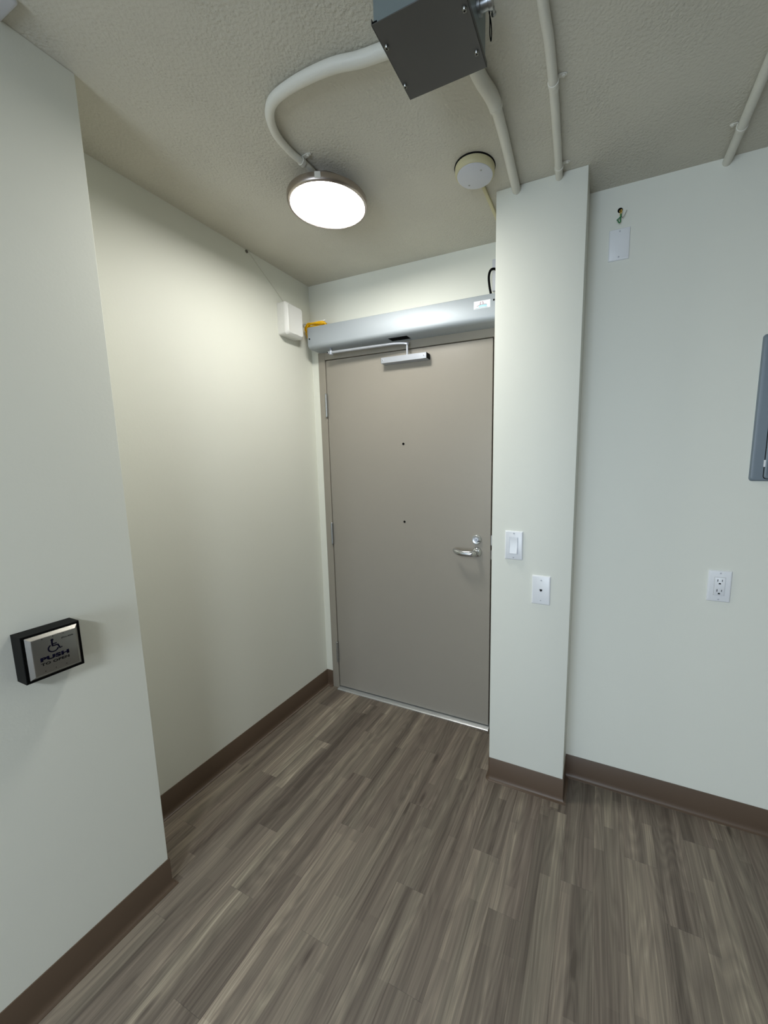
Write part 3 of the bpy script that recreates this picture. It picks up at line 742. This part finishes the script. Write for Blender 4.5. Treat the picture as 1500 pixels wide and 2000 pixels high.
ph = thing('phone_plate', (1.3228, YP, .8275), 'white phone jack plate on the pillar, below right of the switch', 'wall plate')
plate(ph, 1.3228, .8855, YP, .0700, .1150)
bm = BM(); box(bm, (1.3178, y-.0004, .8800), (1.3278, y+.001, .8910), .0003, 1); jk = finish(bm, 'jack_socket', 'white_dull', ph)
bm = BM(); prism(bm, [(-.0048, .0042), (.0048, .0042), (.0048, -.0010), (.0022, -.0010), (.0022, -.0036), (.0010, -.0036), (.0010, -.0050), (-.0010, -.0050), (-.0010, -.0036), (-.0022, -.0036), (-.0022, -.0010), (-.0048, -.0010)], lambda u, v, d: (1.3228+u, y-d, .8855+v), .0002, .0008); finish(bm, 'jack_opening', 'dark', jk, smooth=False)
for s in (-1, 1): psc(ph, 1.3228, .8855+s*.0400, y)

ot = thing('power_outlet', (1.9245, YR, .8735), 'white duplex power outlet low on the right wall', 'outlet')
plate(ot, 1.9245, .9305, YR, .0710, .1150)
y = YR-.0062
bm = BM(); box(bm, (1.9245-.0165, y-.0004, .9305-.0335), (1.9245+.0165, y+.001, .9305+.0335), .0003, 1); finish(bm, 'receptacle_gap', 'gwire', ot)
bm = BM(); lp2 = lambda i, d: [Vector((1.9245+u, y-d, .9305+v)) for u, v in rrect(-.0160+i, -.0330+i, .0160-i, .0330-i, .0015, 3)]
loft(bm, [lp2(0, -.001), lp2(0, .0012), lp2(.0008, .0018)]); rc = finish(bm, 'receptacle', 'white', ot)
yf = y-.0018
for zc in (.9465, .9095):
    bm = BM()
    box(bm, (1.9245-.0078, yf-.0002, zc+.0012), (1.9245-.0056, yf+.0005, zc+.0102)); box(bm, (1.9245+.0056, yf-.0002, zc+.0022), (1.9245+.0076, yf+.0005, zc+.0098))
    prism(bm, [(.0034*cos(t), -.0056+.0030*sin(t)) for t in [k*pi/8 for k in range(9)]] + [(-.0034, -.0076), (.0034, -.0076)], lambda u, v, d: (1.9245+u, yf-d, zc+v), -.0005, .0002)
    finish(bm, 'socket_slots', 'dark', rc, smooth=False)
for s in (-1, 1): psc(ot, 1.9245, .9305+s*.0484, y)

bp_ = thing('blank_plate', (1.5360, YR, 2.091), 'blank white cover plate high on the right wall below loose wires', 'wall plate')
plate(bp_, 1.5360, 2.1435, YR, .0680, .1040, .0055, .003)
for s in (-1, 1): psc(bp_, 1.5360, 2.1435+s*.0420, YR-.0055)

# hole with loose wires above the blank plate
hw = thing('wire_bundle', (1.5335, YR, 2.205), 'loose green and yellow wires poking from a hole above the blank plate', 'wires')
bm = BM(); lathe(bm, (1.5335, YR, 2.2560), (0, -1, 0), [(0, -.001), (.0085, -.001), (.0085, .0008), (0, .0008)], 16); finish(bm, 'wall_hole', 'dark', hw)
yw = YR
bm = BM(); tube(bm, spline([(1.5345, yw-.001, 2.2560), (1.5375, yw-.010, 2.2520), (1.5385, yw-.014, 2.2430), (1.5355, yw-.012, 2.2370)], 5), .0017, 7); tube(bm, spline([(1.5325, yw-.001, 2.2550), (1.5325, yw-.010, 2.2480), (1.5345, yw-.012, 2.2400), (1.5330, yw-.010, 2.2350)], 5), .0016, 7); finish(bm, 'yellow_wire', 'ywire', hw)
bm = BM()
for pts in ([(1.5350, yw-.012, 2.2410), (1.5365, yw-.013, 2.2330), (1.5335, yw-.014, 2.2260), (1.5265, yw-.013, 2.2215), (1.5235, yw-.012, 2.2195)], [(1.5365, yw-.012, 2.2400), (1.5372, yw-.013, 2.2310), (1.5355, yw-.014, 2.2230), (1.5360, yw-.013, 2.2140), (1.5325, yw-.012, 2.2105), (1.5290, yw-.012, 2.2150), (1.5270, yw-.012, 2.2210)]):
    tube(bm, spline(pts, 6), .0018, 8)
finish(bm, 'green_wire', 'green', hw)
bm = BM(); tube(bm, spline([(1.5370, yw-.012, 2.2340), (1.5420, yw-.012, 2.2250), (1.5465, yw-.012, 2.2290), (1.5530, yw-.010, 2.2430), (1.5545, yw-.008, 2.2480)], 5), .0008, 6); finish(bm, 'bare_wire', 'gwire', hw)

# electrical panel at the right edge
ep = thing('electrical_panel', (2.155, YR, 1.3085), 'blue grey electrical panel cover on the right wall at the frame edge', 'electrical panel')
X0, X1, Z0, Z1 = 1.9770, 2.335, 1.3085, 1.7815
lpp = lambda i, d, r: [Vector((u, YR-d, v)) for u, v in rrect(X0+i, Z0+i, X1-i, Z1-i, r, 5)]
bm = BM(); loft(bm, [lpp(0, .0001, .010), lpp(0, .004, .010), lpp(.003, .0095, .012), lpp(.006, .0105, .012)]); finish(bm, 'panel_trim', 'panel', ep)
lpd = lambda i, d, r: [Vector((u, YR-d, v)) for u, v in rrect(X0+.037+i, Z0+.009+i, X1-.037-i, Z1-.030-i, r, 5)]
bm = BM(); loft(bm, [lpd(-.002, .0100, .010), lpd(-.002, .0108, .010)]); finish(bm, 'door_gap', 'inkblack', ep)
bm = BM(); loft(bm, [lpd(0, .0106, .009), lpd(0, .0135, .009), lpd(.003, .0160, .009), lpd(.006, .0160, .008), lpd(.009, .0145, .008)]); pdr = finish(bm, 'panel_door', 'panel', ep)
bm = BM(); box(bm, (X0+.0335, YR-.0150, 1.3560), (X0+.0385, YR-.0104, 1.3790), .0006, 1); finish(bm, 'panel_latch', 'white', ep)
